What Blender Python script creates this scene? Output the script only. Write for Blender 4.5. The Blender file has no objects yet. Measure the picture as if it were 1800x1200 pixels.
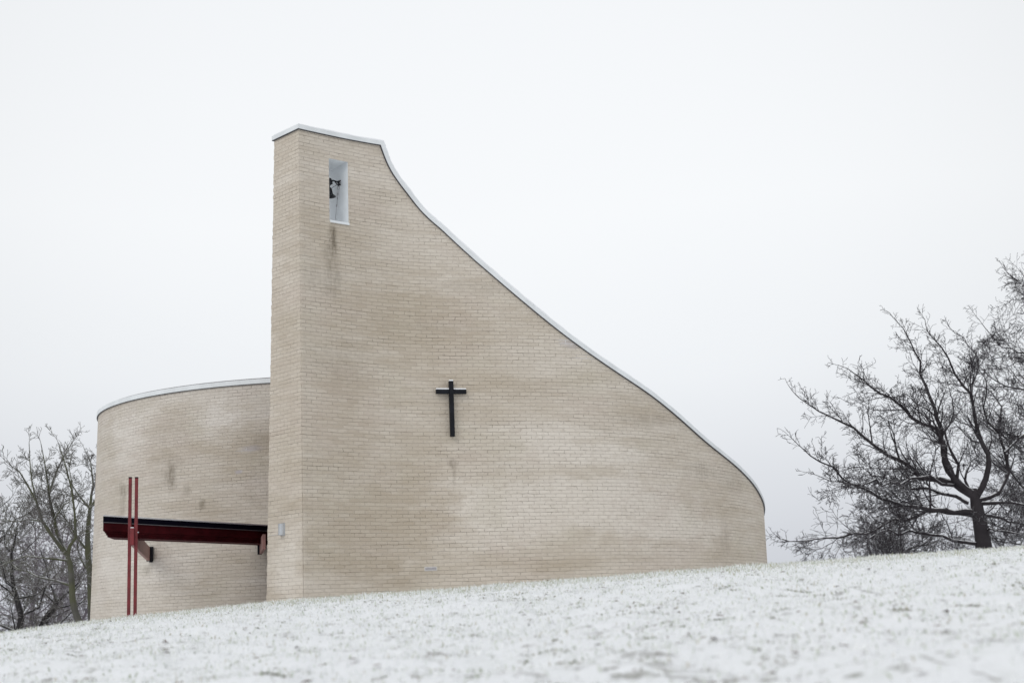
import bpy, math, random
import numpy as np
from mathutils import Vector, Matrix
random.seed(7)
rng = np.random.default_rng(11)
SC = bpy.context.scene
COL = SC.collection

# ------------------------------------------------------------------ camera
F = 2550.0                      # focal length in pixels of a 1800 px wide picture
EYE = Vector((0.0, 0.0, 1.5))
PITCH = math.atan(478.0 / F)
ROLL = math.radians(2.1)
Fw = Vector((0, math.cos(PITCH), math.sin(PITCH)))
U0 = Vector((0, -math.sin(PITCH), math.cos(PITCH)))
R0 = Vector((1, 0, 0))
RR = R0 * math.cos(ROLL) - U0 * math.sin(ROLL)
UU = R0 * math.sin(ROLL) + U0 * math.cos(ROLL)
cam = bpy.data.cameras.new('camera')
camo = bpy.data.objects.new('camera', cam)
COL.objects.link(camo)
m = Matrix.Identity(4)
for i in range(3):
    m[i][0], m[i][1], m[i][2], m[i][3] = RR[i], UU[i], -Fw[i], EYE[i]
camo.matrix_world = m
cam.sensor_width = 36.0
cam.sensor_fit = 'HORIZONTAL'
cam.lens = F / 1800.0 * 36.0
cam.clip_start = 0.1
cam.clip_end = 8000
cam.dof.use_dof = True
cam.dof.focus_distance = 29.5
cam.dof.aperture_fstop = 1.5
SC.camera = camo

# ------------------------------------------------------------------ sky
SUN_EL, SUN_AZ = math.radians(38), math.radians(-150)   # azimuth measured from +Y towards +X
W = bpy.data.worlds.new('World')
SC.world = W
W.use_nodes = True
nt = W.node_tree
nt.nodes.clear()
def wn(t): return nt.nodes.new(t)
out = wn('ShaderNodeOutputWorld')
sky = wn('ShaderNodeTexSky')
sky.sky_type = 'NISHITA'
sky.sun_disc = False
sky.sun_elevation = SUN_EL
sky.sun_rotation = SUN_AZ
sky.dust_density = 4.0
hs = wn('ShaderNodeHueSaturation'); hs.inputs['Saturation'].default_value = 0.12
nt.links.new(sky.outputs[0], hs.inputs['Color'])
b1 = wn('ShaderNodeBackground'); b1.inputs[1].default_value = 0.1
nt.links.new(hs.outputs[0], b1.inputs[0])
tc = wn('ShaderNodeTexCoord')
sep = wn('ShaderNodeSeparateXYZ'); nt.links.new(tc.outputs['Generated'], sep.inputs[0])
nz = wn('ShaderNodeTexNoise'); nz.inputs['Scale'].default_value = 1.6; nz.inputs['Detail'].default_value = 3
mpw = wn('ShaderNodeMapping'); mpw.inputs['Scale'].default_value = (1, 1, 2.2)
nt.links.new(tc.outputs['Generated'], mpw.inputs[0]); nt.links.new(mpw.outputs[0], nz.inputs['Vector'])
ma = wn('ShaderNodeMath'); ma.operation = 'MULTIPLY_ADD'; ma.inputs[1].default_value = 0.10
nt.links.new(nz.outputs[0], ma.inputs[0]); nt.links.new(sep.outputs[2], ma.inputs[2])
ramp = wn('ShaderNodeValToRGB')
nt.links.new(ma.outputs[0], ramp.inputs[0])
cr = ramp.color_ramp
stops = [(0.0, (.60, .625, .685)), (0.05, (.62, .645, .70)), (0.13, (.735, .76, .805)), (0.22, (.86, .885, .915)),
         (0.33, (.925, .945, .965)), (0.50, (.90, .92, .945)), (1.0, (.84, .86, .89))]
while len(cr.elements) < len(stops): cr.elements.new(0.5)
for e, (p, c) in zip(cr.elements, stops):
    e.position = p; e.color = (*c, 1)
b2 = wn('ShaderNodeBackground'); b2.inputs[1].default_value = 1.04
nt.links.new(ramp.outputs[0], b2.inputs[0])
dotn = wn('ShaderNodeVectorMath'); dotn.operation = 'DOT_PRODUCT'
cdir = (Fw + UU * .10 - RR * .02).normalized(); dotn.inputs[1].default_value = tuple(cdir)
nt.links.new(tc.outputs['Generated'], dotn.inputs[0])
lobe = wn('ShaderNodeMapRange'); lobe.interpolation_type = 'SMOOTHSTEP'
for i_, q_ in enumerate((.90, 1.0, .955, 1.055)): lobe.inputs[i_ + 1].default_value = q_
nt.links.new(dotn.outputs['Value'], lobe.inputs[0])
nt.links.new(lobe.outputs[0], b2.inputs[1])
mxw = wn('ShaderNodeMixShader'); mxw.inputs[0].default_value = 0.93
nt.links.new(b1.outputs[0], mxw.inputs[1]); nt.links.new(b2.outputs[0], mxw.inputs[2])
nt.links.new(mxw.outputs[0], out.inputs[0])

sl = bpy.data.lights.new('sun', 'SUN')
sl.energy = 0.6; sl.angle = math.radians(35); sl.color = (1, .97, .93)
so = bpy.data.objects.new('sun', sl); COL.objects.link(so)
sd = Vector((math.cos(SUN_EL) * math.sin(SUN_AZ), math.cos(SUN_EL) * math.cos(SUN_AZ), math.sin(SUN_EL)))
so.rotation_euler = sd.to_track_quat('Z', 'Y').to_euler()
SC.view_settings.view_transform = 'Standard'
SC.view_settings.look = 'None'
SC.view_settings.exposure = 0.0
SC.view_settings.gamma = 1.0

# ------------------------------------------------------------------ camera-model helpers
def ray(x, y):
    return Fw * F + RR * (x - 900.0) + UU * (600.0 - y)
def at(x, y, Y):
    """world point seen at photo pixel (x, y) that lies Y metres in front of the viewpoint"""
    d = ray(x, y)
    return EYE + d * (Y / d.y)
def proj(p):
    q = Vector(p) - EYE
    z = q.dot(Fw)
    return 900 + F * q.dot(RR) / z, 600 - F * q.dot(UU) / z
def hor(x):   # horizon row at column x
    return 600 + 478 / math.cos(ROLL) - (x - 900) * math.tan(ROLL)

# ------------------------------------------------------------------ object helpers
def tag(o, label=None, cat=None, group=None, kind=None):
    if label: o['label'] = label
    if cat: o['category'] = cat
    if group: o['group'] = group
    if kind: o['kind'] = kind
    return o
def empty(name, loc, label, cat, group=None):
    o = bpy.data.objects.new(name, None); COL.objects.link(o)
    o.location = loc; o.empty_display_size = 0.3
    return tag(o, label, cat, group)
def link(name, me, mat, parent=None, smooth=None):
    o = bpy.data.objects.new(name, me); COL.objects.link(o)
    if mat: me.materials.append(mat)
    if parent:
        o.parent = parent
        w = Vector((0, 0, 0)); q = parent
        while q: w += q.location; q = q.parent
        me.transform(Matrix.Translation(-w))     # mesh data is written in world coordinates
    if smooth is not None:
        me.polygons.foreach_set('use_smooth', [True] * len(me.polygons))
        me.set_sharp_from_angle(angle=math.radians(smooth))
    me.update()
    return o
class MB:
    def __init__(s): s.v = []; s.f = []; s.uv = []
    def quad(s, pts, uvs=None):
        b = len(s.v); s.v += [tuple(p) for p in pts]; s.f.append(list(range(b, b + len(pts))))
        s.uv += (uvs if uvs else [(0, 0)] * len(pts))
    def obox(s, c, ax, ay, az, hx, hy, hz):
        c = Vector(c); ax, ay, az = Vector(ax).normalized() * hx, Vector(ay).normalized() * hy, Vector(az).normalized() * hz
        P = [c + ax * i + ay * j + az * k for i, j, k in ((-1,-1,-1),(1,-1,-1),(1,1,-1),(-1,1,-1),(-1,-1,1),(1,-1,1),(1,1,1),(-1,1,1))]
        for q in ((0,3,2,1),(4,5,6,7),(0,1,5,4),(1,2,6,5),(2,3,7,6),(3,0,4,7)):
            s.quad([P[i] for i in q])
    def prism(s, poly, z0, z1):
        n = len(poly)
        for i in range(n):
            a, b = poly[i], poly[(i + 1) % n]
            s.quad([(a[0], a[1], z0), (b[0], b[1], z0), (b[0], b[1], z1), (a[0], a[1], z1)])
        s.quad([(p[0], p[1], z1) for p in poly]); s.quad([(p[0], p[1], z0) for p in reversed(poly)])
    def tube(s, pts, rad, n=8, caps=True):
        pts = [Vector(p) for p in pts]; rings = []
        if not hasattr(rad, '__len__'): rad = [rad] * len(pts)
        for i, p in enumerate(pts):
            t = (pts[min(i + 1, len(pts) - 1)] - pts[max(i - 1, 0)]).normalized()
            a = t.orthogonal().normalized() if i == 0 else (pa - t * pa.dot(t)).normalized()
            pa = a; b = t.cross(a)
            rings.append([p + (a * math.cos(k * math.tau / n) + b * math.sin(k * math.tau / n)) * rad[i] for k in range(n)])
        for r0, r1 in zip(rings, rings[1:]):
            for k in range(n):
                s.quad([r0[k], r0[(k + 1) % n], r1[(k + 1) % n], r1[k]])
        if caps: s.quad(list(reversed(rings[0]))); s.quad(rings[-1])
    def lathe(s, c, prof, n=28):
        c = Vector(c)
        R = [[c + Vector((r * math.cos(k * math.tau / n), r * math.sin(k * math.tau / n), z)) for k in range(n)] for r, z in prof]
        for a, b in zip(R, R[1:]):
            for k in range(n): s.quad([a[k], a[(k + 1) % n], b[(k + 1) % n], b[k]])
    def build(s, name, mat, parent=None, smooth=None, merge=True, bevel=0):
        me = bpy.data.meshes.new(name)
        me.from_pydata(s.v, [], s.f)
        uvl = me.uv_layers.new(name='UVMap')
        uvl.data.foreach_set('uv', np.array(s.uv, dtype=np.float32).ravel())
        if merge:
            import bmesh
            bm = bmesh.new(); bm.from_mesh(me); bmesh.ops.remove_doubles(bm, verts=bm.verts, dist=1e-4)
            bm.to_mesh(me); bm.free()
        o = link(name, me, mat, parent, smooth)
        if bevel:
            mod = o.modifiers.new('edge', 'BEVEL'); mod.width = bevel; mod.segments = 2; mod.limit_method = 'ANGLE'
        return o

# ------------------------------------------------------------------ plan of the curved wall
KN = [(533, .80), (600, .76), (665, .66), (710, .50), (753, .35), (795, .27), (836, .23), (918, .28), (985, .36), (1054, .50),
      (1120, .82), (1203, 1.25), (1270, 1.9), (1334, 3.3)]
def gfun(x):
    return float(np.interp(x, [k[0] for k in KN], [k[1] for k in KN]))
def ratio(x):
    d = ray(x, hor(x)); return d.x / d.y
D0 = 27.6
plan = []            # (X, Y)
lnD = math.log(D0); x = 533.0
while x <= 1334:
    Y = math.exp(lnD); plan.append((ratio(x) * Y, Y))
    lnD += gfun(x + 2) / F * 4; x += 4
hd = math.atan2(plan[-1][1] - plan[-2][1], plan[-1][0] - plan[-2][0])
RC = 9.0; px_, py_ = plan[-1]
for k in range(60):
    ds = 0.3; hd += ds / RC
    px_ += math.cos(hd) * ds; py_ += math.sin(hd) * ds; plan.append((px_, py_))
plan = np.array(plan)
seg = np.linalg.norm(np.diff(plan, axis=0), axis=1)
S = np.concatenate([[0], np.cumsum(seg)])
t0 = plan[3] - plan[0]; t0 /= np.linalg.norm(t0)
LDIR = np.array([-t0[1], t0[0]])          # direction of the narrow end face, going back
L_BOT, L_TOP = 1.256, 0.872
def P2(s):
    if s < 0: return plan[0] + LDIR * (-s)
    return np.array([np.interp(s, S, plan[:, 0]), np.interp(s, S, plan[:, 1])])
def N2(s):                                  # outward (towards the viewer) normal in plan
    if s < -1e-6: return -t0.copy()
    a, b = P2(max(s - .15, 0.0)), P2(s + .15)
    t = (b - a) / np.linalg.norm(b - a)
    return np.array([t[1], -t[0]])
def hit(x, y):
    """(s, z) where the sight line through a photo pixel meets the curved wall"""
    d = ray(x, y); k = d.x / d.y
    e = plan[0] + LDIR * 1.6
    pts = [tuple(e)] + [tuple(p) for p in plan]; ss = [-1.6] + list(S)
    for i in range(len(pts) - 1):
        a, b = pts[i], pts[i + 1]
        fa, fb = a[0] - k * a[1], b[0] - k * b[1]
        if fa <= 0 <= fb:
            t = fa / (fa - fb) if fa != fb else 0
            Y = a[1] + t * (b[1] - a[1])
            return ss[i] + t * (ss[i + 1] - ss[i]), EYE.z + d.z / d.y * Y
    return None
TOPPX = [(484, 241), (504, 234), (523.7, 227), (524.6, 227), (540, 231), (560, 235.7), (595, 242.5), (630, 248.7), (668, 255.5),
         (671, 264), (675, 275), (680, 287), (686, 299), (699, 319), (715, 340), (739, 370), (760, 390.5), (772, 400.5), (800, 426.5), (846.7, 468.8),
         (884, 500.5), (920, 532), (957, 562.5), (1002, 598.5), (1035, 622), (1062, 641), (1094, 663), (1122, 679.5), (1150, 699), (1170, 716), (1194, 736),
         (1225, 765), (1264, 797), (1290, 817), (1307, 833), (1327, 857), (1338, 878), (1343, 897)]
top = [hit(*p) for p in TOPPX]
top = [t for t in top if t]
# tidy: start exactly at the end-face edge, go on behind the silhouette
top[0] = (-L_TOP, top[0][1])
s_l, z_l = top[-1]
for k in range(1, 40):
    top.append((s_l + k * .3, z_l - .17 * k * .3 - .0 * k))
top = [t for t in top if t[0] < S[-1] - .4]
# refine between the points with a monotone resampling
TS = [t[0] for t in top]; TZ = [t[1] for t in top]
for i in range(1, len(TS)):
    if TS[i] <= TS[i - 1]: TS[i] = TS[i - 1] + 1e-3
ci = min(range(len(TS)), key=lambda i: abs(TS[i])); TS[ci] = 0.0
ki = TOPPX.index((668, 255.5))
def smooth_seg(xs, ys, n):
    """Catmull-Rom through the points (hermite in s)"""
    xs, ys = np.array(xs), np.array(ys)
    mth = np.gradient(ys, xs)
    X = []; Yv = []
    for i in range(len(xs) - 1):
        h = xs[i + 1] - xs[i]
        for k in range(n):
            t = k / n
            X.append(xs[i] + t * h)
            Yv.append((2*t**3-3*t**2+1)*ys[i] + (t**3-2*t**2+t)*h*mth[i] + (-2*t**3+3*t**2)*ys[i+1] + (t**3-t**2)*h*mth[i+1])
    X.append(xs[-1]); Yv.append(ys[-1])
    return X, Yv
A1 = (TS[:ci + 1], TZ[:ci + 1]); A2 = (TS[ci:ki + 1], TZ[ci:ki + 1]); A3 = (TS[ki:], TZ[ki:])
zc_avg = sum(A1[1][-1:] + A2[1][:1]) / 2
TSr, TZr = [TS[0], 0.0], [TZ[ci], TZ[ci]]     # the tower's top is level on both faces
TSr += [A2[0][-1] * k / 10 for k in range(1, 11)]
TZr += [TZ[ci] + (TZ[ki] - TZ[ci]) * k / 10 for k in range(1, 11)]
X3, Y3 = smooth_seg(A3[0], A3[1], 3)
Xu = np.arange(X3[0] + 2.0, X3[-1], .12); Yu = np.interp(Xu, X3, Y3)
kw = np.exp(-.5 * (np.arange(-9, 10) / 4.0) ** 2); kw /= kw.sum()
Yp = np.concatenate([2 * Yu[0] - Yu[9:0:-1], Yu, 2 * Yu[-1] - Yu[-2:-11:-1]])
Ys = np.convolve(Yp, kw, 'valid')
near = [(a, b) for a, b in zip(X3, Y3) if a < Xu[0] - .05]
X3 = [a for a, b in near] + list(Xu); Y3 = [b for a, b in near] + list(Ys)
TSr += X3[1:]; TZr += Y3[1:]
def topz(s): return float(np.interp(s, TSr, TZr))
Z_TOP = TZ[ci]
Z_BOT = -0.6
def Lz(z): return L_BOT + (L_TOP - L_BOT) * (z - 1.5) / (Z_TOP - 1.5)
def W3(s, z, off=0.0):
    p = P2(s) + N2(s) * off
    return Vector((p[0], p[1], z))

# ------------------------------------------------------------------ materials
def newmat(name):
    mt = bpy.data.materials.new(name); mt.use_nodes = True
    t = mt.node_tree; b = t.nodes['Principled BSDF']
    return mt, t, b
def N(t, ty, **kw):
    n = t.nodes.new(ty)
    for k, v in kw.items():
        if hasattr(n, k): setattr(n, k, v)
        else: n.inputs[k].default_value = v
    return n
def mth(t, op, a, b=None, c=None, clamp=False):
    n = t.nodes.new('ShaderNodeMath'); n.operation = op; n.use_clamp = clamp
    for i, q in enumerate((a, b, c)):
        if q is None: continue
        if isinstance(q, (int, float)): n.inputs[i].default_value = q
        else: t.links.new(q, n.inputs[i])
    return n.outputs[0]
def mixc(t, fac, a, b, mode='MIX'):
    n = t.nodes.new('ShaderNodeMix'); n.data_type = 'RGBA'; n.blend_type = mode
    for i, q in ((0, fac), (6, a), (7, b)):
        if isinstance(q, (int, float)): n.inputs[i].default_value = q
        elif isinstance(q, tuple): n.inputs[i].default_value = (*q, 1)
        else: t.links.new(q, n.inputs[i])
    return n.outputs[2]
def smoothm(t, v, a, b, lo=0.0, hi=1.0):
    n = t.nodes.new('ShaderNodeMapRange'); n.interpolation_type = 'SMOOTHSTEP'
    t.links.new(v, n.inputs[0])
    for i, q in enumerate((a, b, lo, hi)): n.inputs[i + 1].default_value = q
    return n.outputs[0]
def simple(name, col, rough=.6, metal=0.0, var=.15, scale=6.0, bump=0.0, spec=.5):
    mt, t, b = newmat(name)
    co = t.nodes.new('ShaderNodeTexCoord')
    n = N(t, 'ShaderNodeTexNoise', Scale=scale, Detail=6.0); t.links.new(co.outputs['Object'], n.inputs['Vector'])
    f = smoothm(t, n.outputs[0], .3, .7)
    dk = tuple(c * (1 - var) for c in col); lt = tuple(min(1, c * (1 + var)) for c in col)
    t.links.new(mixc(t, f, dk, lt), b.inputs['Base Color'])
    b.inputs['Roughness'].default_value = rough; b.inputs['Metallic'].default_value = metal
    b.inputs['Specular IOR Level'].default_value = spec
    if bump:
        bp = N(t, 'ShaderNodeBump', Strength=bump, Distance=.01)
        n2 = N(t, 'ShaderNodeTexNoise', Scale=scale * 8, Detail=4.0); t.links.new(co.outputs['Object'], n2.inputs['Vector'])
        t.links.new(n2.outputs[0], bp.inputs['Height']); t.links.new(bp.outputs[0], b.inputs['Normal'])
    return mt

def brick_material(name, blobs, seed=0.0, tint=(1, 1, 1)):
    """white-washed brick; UV is in metres (along the wall, height)"""
    mt, t, b = newmat(name)
    uv = t.nodes.new('ShaderNodeUVMap'); uv.uv_map = 'UVMap'
    U = uv.outputs[0]
    def noise(scale, sx, sy, detail=4.0, rough=.55, off=0.0):
        mp = t.nodes.new('ShaderNodeMapping'); t.links.new(U, mp.inputs[0])
        mp.inputs['Scale'].default_value = (sx, sy, 1); mp.inputs['Location'].default_value = (off + seed, off * 1.7, off)
        n = N(t, 'ShaderNodeTexNoise', Scale=scale, Detail=detail, Roughness=rough)
        t.links.new(mp.outputs[0], n.inputs['Vector'])
        return n
    # slightly irregular laying
    wob = noise(2.2, 1, 3, 4)
    wsub = t.nodes.new('ShaderNodeVectorMath'); wsub.operation = 'SUBTRACT'; t.links.new(wob.outputs['Color'], wsub.inputs[0]); wsub.inputs[1].default_value = (.5, .5, .5)
    wsc = t.nodes.new('ShaderNodeVectorMath'); wsc.operation = 'MULTIPLY'; t.links.new(wsub.outputs[0], wsc.inputs[0]); wsc.inputs[1].default_value = (.12, .034, 0)
    wad = t.nodes.new('ShaderNodeVectorMath'); wad.operation = 'ADD'; t.links.new(U, wad.inputs[0]); t.links.new(wsc.outputs[0], wad.inputs[1])
    br = t.nodes.new('ShaderNodeTexBrick')
    br.offset = .5; br.squash = 1
    t.links.new(wad.outputs[0], br.inputs['Vector'])
    for k, v in (('Scale', 1.0), ('Mortar Size', .0058), ('Mortar Smooth', .35), ('Bias', 0.0), ('Brick Width', .24), ('Row Height', .075)):
        br.inputs[k].default_value = v
    br.inputs['Color1'].default_value = (0, 0, 0, 1); br.inputs['Color2'].default_value = (1, 1, 1, 1); br.inputs['Mortar'].default_value = (.5, .5, .5, 1)
    rnd = t.nodes.new('ShaderNodeSeparateColor'); t.links.new(br.outputs['Color'], rnd.inputs[0])
    rv = rnd.outputs[0]
    mort = br.outputs['Fac']
    big = noise(.33, .6, 2.0, 5, .55, 3.1)
    mid = noise(.9, .6, 4.2, 5, .6, 9.3)
    fine = noise(9, 1, 1.3, 5, .65, 1.2)
    vfine = noise(60, 1, 1, 3, .6, 4.4)
    tone = mth(t, 'ADD', mth(t, 'MULTIPLY', smoothm(t, big.outputs[0], .28, .72), .36), mth(t, 'MULTIPLY', smoothm(t, mid.outputs[0], .30, .70), .40))
    # blobs of wear, wash and some painted shade: (u, v, ru, rv, strength, kind)
    warp = noise(1.7, 1, 1.6, 4, .6, 6.6)
    vs = t.nodes.new('ShaderNodeVectorMath'); vs.operation = 'SUBTRACT'; t.links.new(warp.outputs['Color'], vs.inputs[0]); vs.inputs[1].default_value = (.5, .5, .5)
    acc = {'light': None, 'tan': None, 'dark': None, 'joint': None, 'grey': None}
    for (u, v, ru, rv_, st, kind) in blobs:
        vm = t.nodes.new('ShaderNodeVectorMath'); vm.operation = 'SUBTRACT'; t.links.new(U, vm.inputs[0]); vm.inputs[1].default_value = (u, v, 0)
        vd = t.nodes.new('ShaderNodeVectorMath'); vd.operation = 'DIVIDE'; t.links.new(vm.outputs[0], vd.inputs[0]); vd.inputs[1].default_value = (ru, rv_, 1)
        va = t.nodes.new('ShaderNodeVectorMath'); va.operation = 'MULTIPLY_ADD'; t.links.new(vs.outputs[0], va.inputs[0]); va.inputs[1].default_value = (1.5, 1.5, 0); t.links.new(vd.outputs[0], va.inputs[2])
        vl = t.nodes.new('ShaderNodeVectorMath'); vl.operation = 'LENGTH'; t.links.new(va.outputs[0], vl.inputs[0])
        q = smoothm(t, vl.outputs['Value'], 1.35, .2, 0, st * (1.25 if kind != 'dark' else 1.15))
        acc[kind] = q if acc[kind] is None else mth(t, 'ADD', acc[kind], q, clamp=True)
    def g(k): return acc[k] if acc[k] is not None else 0.0
    tone = mth(t, 'ADD', mth(t, 'ADD', tone, .08), g('light')); tone = mth(t, 'SUBTRACT', tone, g('tan'), clamp=True)
    T = lambda c: tuple(a * b_ for a, b_ in zip(c, tint))
    base = mixc(t, tone, T((.45, .395, .315)), T((.70, .665, .61)))
    # pinkish / greenish drift
    hue = noise(.6, 1, 1.8, 4, .5, 14.0)
    base = mixc(t, smoothm(t, hue.outputs[0], .5, .72, 0, .45), base, T((.54, .475, .42)))
    hue2 = noise(.8, 1, 1.2, 4, .5, 24.0)
    base = mixc(t, smoothm(t, hue2.outputs[0], .52, .75, 0, .35), base, T((.52, .495, .40)))
    # per-brick variation
    base = mixc(t, mth(t, 'MULTIPLY', rv, .20), base, T((.72, .68, .61)), 'MIX')
    base = mixc(t, mth(t, 'MULTIPLY', mth(t, 'SUBTRACT', 1.0, rv), .13), base, T((.38, .33, .28)))
    base = mixc(t, smoothm(t, fine.outputs[0], .46, .70, 0, .30), base, T((.40, .355, .30)))
    base = mixc(t, smoothm(t, vfine.outputs[0], .4, .75, 0, .25), base, T((.74, .71, .65)))
    base = mixc(t, g('grey'), base, (.43, .40, .43))
    # joints: visible in some places, painted over in others, open above all on the underside of a course
    jn = noise(.8, 1, 5.5, 5, .65, 31.0)
    jn2 = noise(3.5, .7, 10, 3, .6, 41.0)
    jn3 = noise(14, 1, 2.5, 3, .6, 51.0)
    js = mth(t, 'MULTIPLY', mth(t, 'ADD', smoothm(t, jn.outputs[0], .40, .66), .22), mth(t, 'ADD', smoothm(t, jn2.outputs[0], .36, .64), .18))
    js = mth(t, 'MULTIPLY', js, smoothm(t, jn3.outputs[0], .3, .6, .35, 1.0))
    js = mth(t, 'ADD', mth(t, 'MULTIPLY', js, .58), .05)
    jf = mth(t, 'MULTIPLY', mort, js)
    jcol = mixc(t, g('joint'), T((.12, .095, .075)), (.80, .78, .77))
    jfac = mth(t, 'ADD', jf, mth(t, 'MULTIPLY', mort, g('joint')), clamp=True)
    base = mixc(t, jfac, base, jcol)
    dkn = noise(2.6, 4.0, 1.1, 5, .7, 61.0)
    base = mixc(t, mth(t, 'MULTIPLY', g('dark'), smoothm(t, dkn.outputs[0], .34, .66, .35, 1.3), clamp=True), base, (.145, .118, .085))
    t.links.new(base, b.inputs['Base Color'])
    b.inputs['Roughness'].default_value = .9; b.inputs['Specular IOR Level'].default_value = .2
    h = mth(t, 'ADD', mth(t, 'MULTIPLY', mth(t, 'SUBTRACT', 1.0, mort), .55), mth(t, 'MULTIPLY', fine.outputs[0], .5))
    h = mth(t, 'ADD', h, mth(t, 'MULTIPLY', rv, .35))
    bp = N(t, 'ShaderNodeBump', Strength=.8, Distance=.010)
    t.links.new(h, bp.inputs['Height']); t.links.new(bp.outputs[0], b.inputs['Normal'])
    return mt

def wallblob(x, y, rx, ry, st, kind):
    s, z = hit(x, y)
    s2 = hit(x + rx, y); s1 = hit(x - rx, y); z2 = hit(x, y - ry)[1]; z1 = hit(x, y + ry)[1]
    ru = abs((s2[0] if s2 else s + 1) - (s1[0] if s1 else s - 1)) / 2
    return (s, z, ru, abs(z2 - z1) / 2, st, kind)
MAINB = [(586, 425, 9, 32, .55, 'dark'), (584, 470, 16, 60, .22, 'dark'), (586, 405, 6, 12, .25, 'dark'),
         (796, 815, 9, 10, .38, 'dark'), (799, 838, 4, 22, .22, 'dark'), (567, 490, 45, 28, .14, 'dark'),
         (640, 940, 125, 110, .50, 'tan'), (745, 545, 130, 75, .35, 'tan'), (600, 720, 60, 110, .30, 'tan'), (740, 880, 60, 90, .2, 'tan'),
         (830, 650, 110, 60, .15, 'tan'), (505, 700, 30, 200, .15, 'tan'), (600, 640, 50, 50, .12, 'dark'),
         (1235, 828, 36, 16, .20, 'dark'), (1150, 738, 85, 14, .14, 'dark'), (1120, 720, 90, 18, .15, 'tan'), (640, 520, 110, 160, .18, 'tan'), (1290, 845, 26, 22, .16, 'dark'), (1245, 880, 50, 40, .22, 'tan'),
         (1020, 985, 110, 20, .30, 'tan'), (870, 985, 50, 14, .30, 'tan'), (1290, 975, 40, 26, .25, 'tan'), (1020, 830, 90, 14, .25, 'tan'),
         (1010, 880, 190, 55, .55, 'light'), (1180, 900, 120, 70, .25, 'light'), (960, 780, 160, 60, .22, 'light'), (890, 925, 80, 42, .45, 'light'), (1060, 795, 110, 18, .35, 'light'), (1180, 920, 90, 40, .30, 'light'),
         (870, 870, 60, 24, .3, 'light'), (950, 770, 60, 14, .2, 'light'), (505, 990, 30, 90, .42, 'light'), (810, 690, 60, 20, .08, 'light'),
         (1000, 603, 26, 10, .85, 'joint'), (1028, 628, 22, 8, .7, 'joint'), (1002, 606, 20, 9, .35, 'grey'),
         (565, 400, 70, 120, .12, 'tan'), (1275, 950, 9, 30, .18, 'dark'), (850, 505, 90, 16, .10, 'dark'), (760, 575, 90, 10, .10, 'dark')]
main_blobs = [wallblob(*q) for q in MAINB]
M_BRICK = brick_material('whitewashed_brick', main_blobs, 0.0, (1.015, .985, .955))
M_COPE = simple('pale_coping_metal', (.74, .765, .775), .45, .0, .06, 3.0)
M_SNOW = simple('snow_crust', (.86, .87, .89), .8, 0, .03, 9.0, .5)
M_COPE_SHADE = simple('dark_coping_shade', (.06, .06, .07), .5, .0, .2)  # dark colour for the shade painted in below the copings
M_WHITE = simple('white_paint', (.78, .81, .83), .55, 0, .04, 3.0)
M_BLACK = simple('black_paint', (.007, .008, .012), .5, 0, .3, 5.0, 0, .2)
M_BLUEBLACK = simple('blue_black_fascia', (.003, .003, .009), .7, 0, .2, 4.0, 0, .08)
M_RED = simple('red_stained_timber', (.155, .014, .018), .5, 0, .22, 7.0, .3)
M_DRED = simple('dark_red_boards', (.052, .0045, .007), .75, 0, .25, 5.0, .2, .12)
M_PINKWOOD = simple('weathered_beam_paint', (.26, .13, .115), .6, 0, .18, 6.0, .2)
M_IRON = simple('bell_iron', (.022, .022, .026), .42, .5, .3, 12.0)
M_ROPE = simple('steel_cable', (.25, .24, .25), .5, .2, .2)
M_ALU = simple('grey_lamp_metal', (.50, .52, .54), .38, .35, .06)
M_VENT = simple('lilac_grey_vent', (.38, .365, .38), .7, 0, .2, 60.0)
M_MORTAR = simple('pale_mortar', (.62, .60, .575), .9, 0, .08, 30.0)
M_ROOF = simple('roofing_felt', (.12, .12, .13), .85, 0, .15)

# ------------------------------------------------------------------ the church
church = empty('church', (P2(4)[0], P2(4)[1] + 4, 0.9),
               'curved church of whitewashed brick sweeping up to a tall narrow bell tower', 'church')
# opening for the bell
oA, oB, oC, oD = hit(577.7, 279), hit(610.5, 284.5), hit(613, 393), hit(579.5, 389)
OS0, OS1 = (oA[0] + oD[0]) / 2, (oB[0] + oC[0]) / 2
OZ1, OZ0 = (oA[1] + oB[1]) / 2, (oC[1] + oD[1]) / 2
send = TSr[-1]
cols = sorted(set([round(v, 5) for v in list(S[(S > .01) & (S < send - .01)]) + [t for t in TSr if t > .02] + [OS0, OS1] + [0.0]]))
cols = [c for i, c in enumerate(cols) if i == 0 or c - cols[i - 1] > .004 or c in (round(OS0, 5), round(OS1, 5))]
wb = MB()
def strip(a, b, za0, za1, zb0, zb1):
    wb.quad([W3(a, za0), W3(b, zb0), W3(b, zb1), W3(a, za1)], [(a, za0), (b, zb0), (b, zb1), (a, za1)])
for a, b in zip(cols, cols[1:]):
    mid = (a + b) / 2
    if OS0 < mid < OS1:
        strip(a, b, Z_BOT, OZ0, Z_BOT, OZ0); strip(a, b, OZ1, topz(a), OZ1, topz(b))
    else:
        strip(a, b, Z_BOT, topz(a), Z_BOT, topz(b))
def inner(s, z):      # back face
    n = N2(max(s, 0.0)); p = P2(max(s, 0.0)) - n * Lz(z)
    return Vector((p[0], p[1], z))
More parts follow.
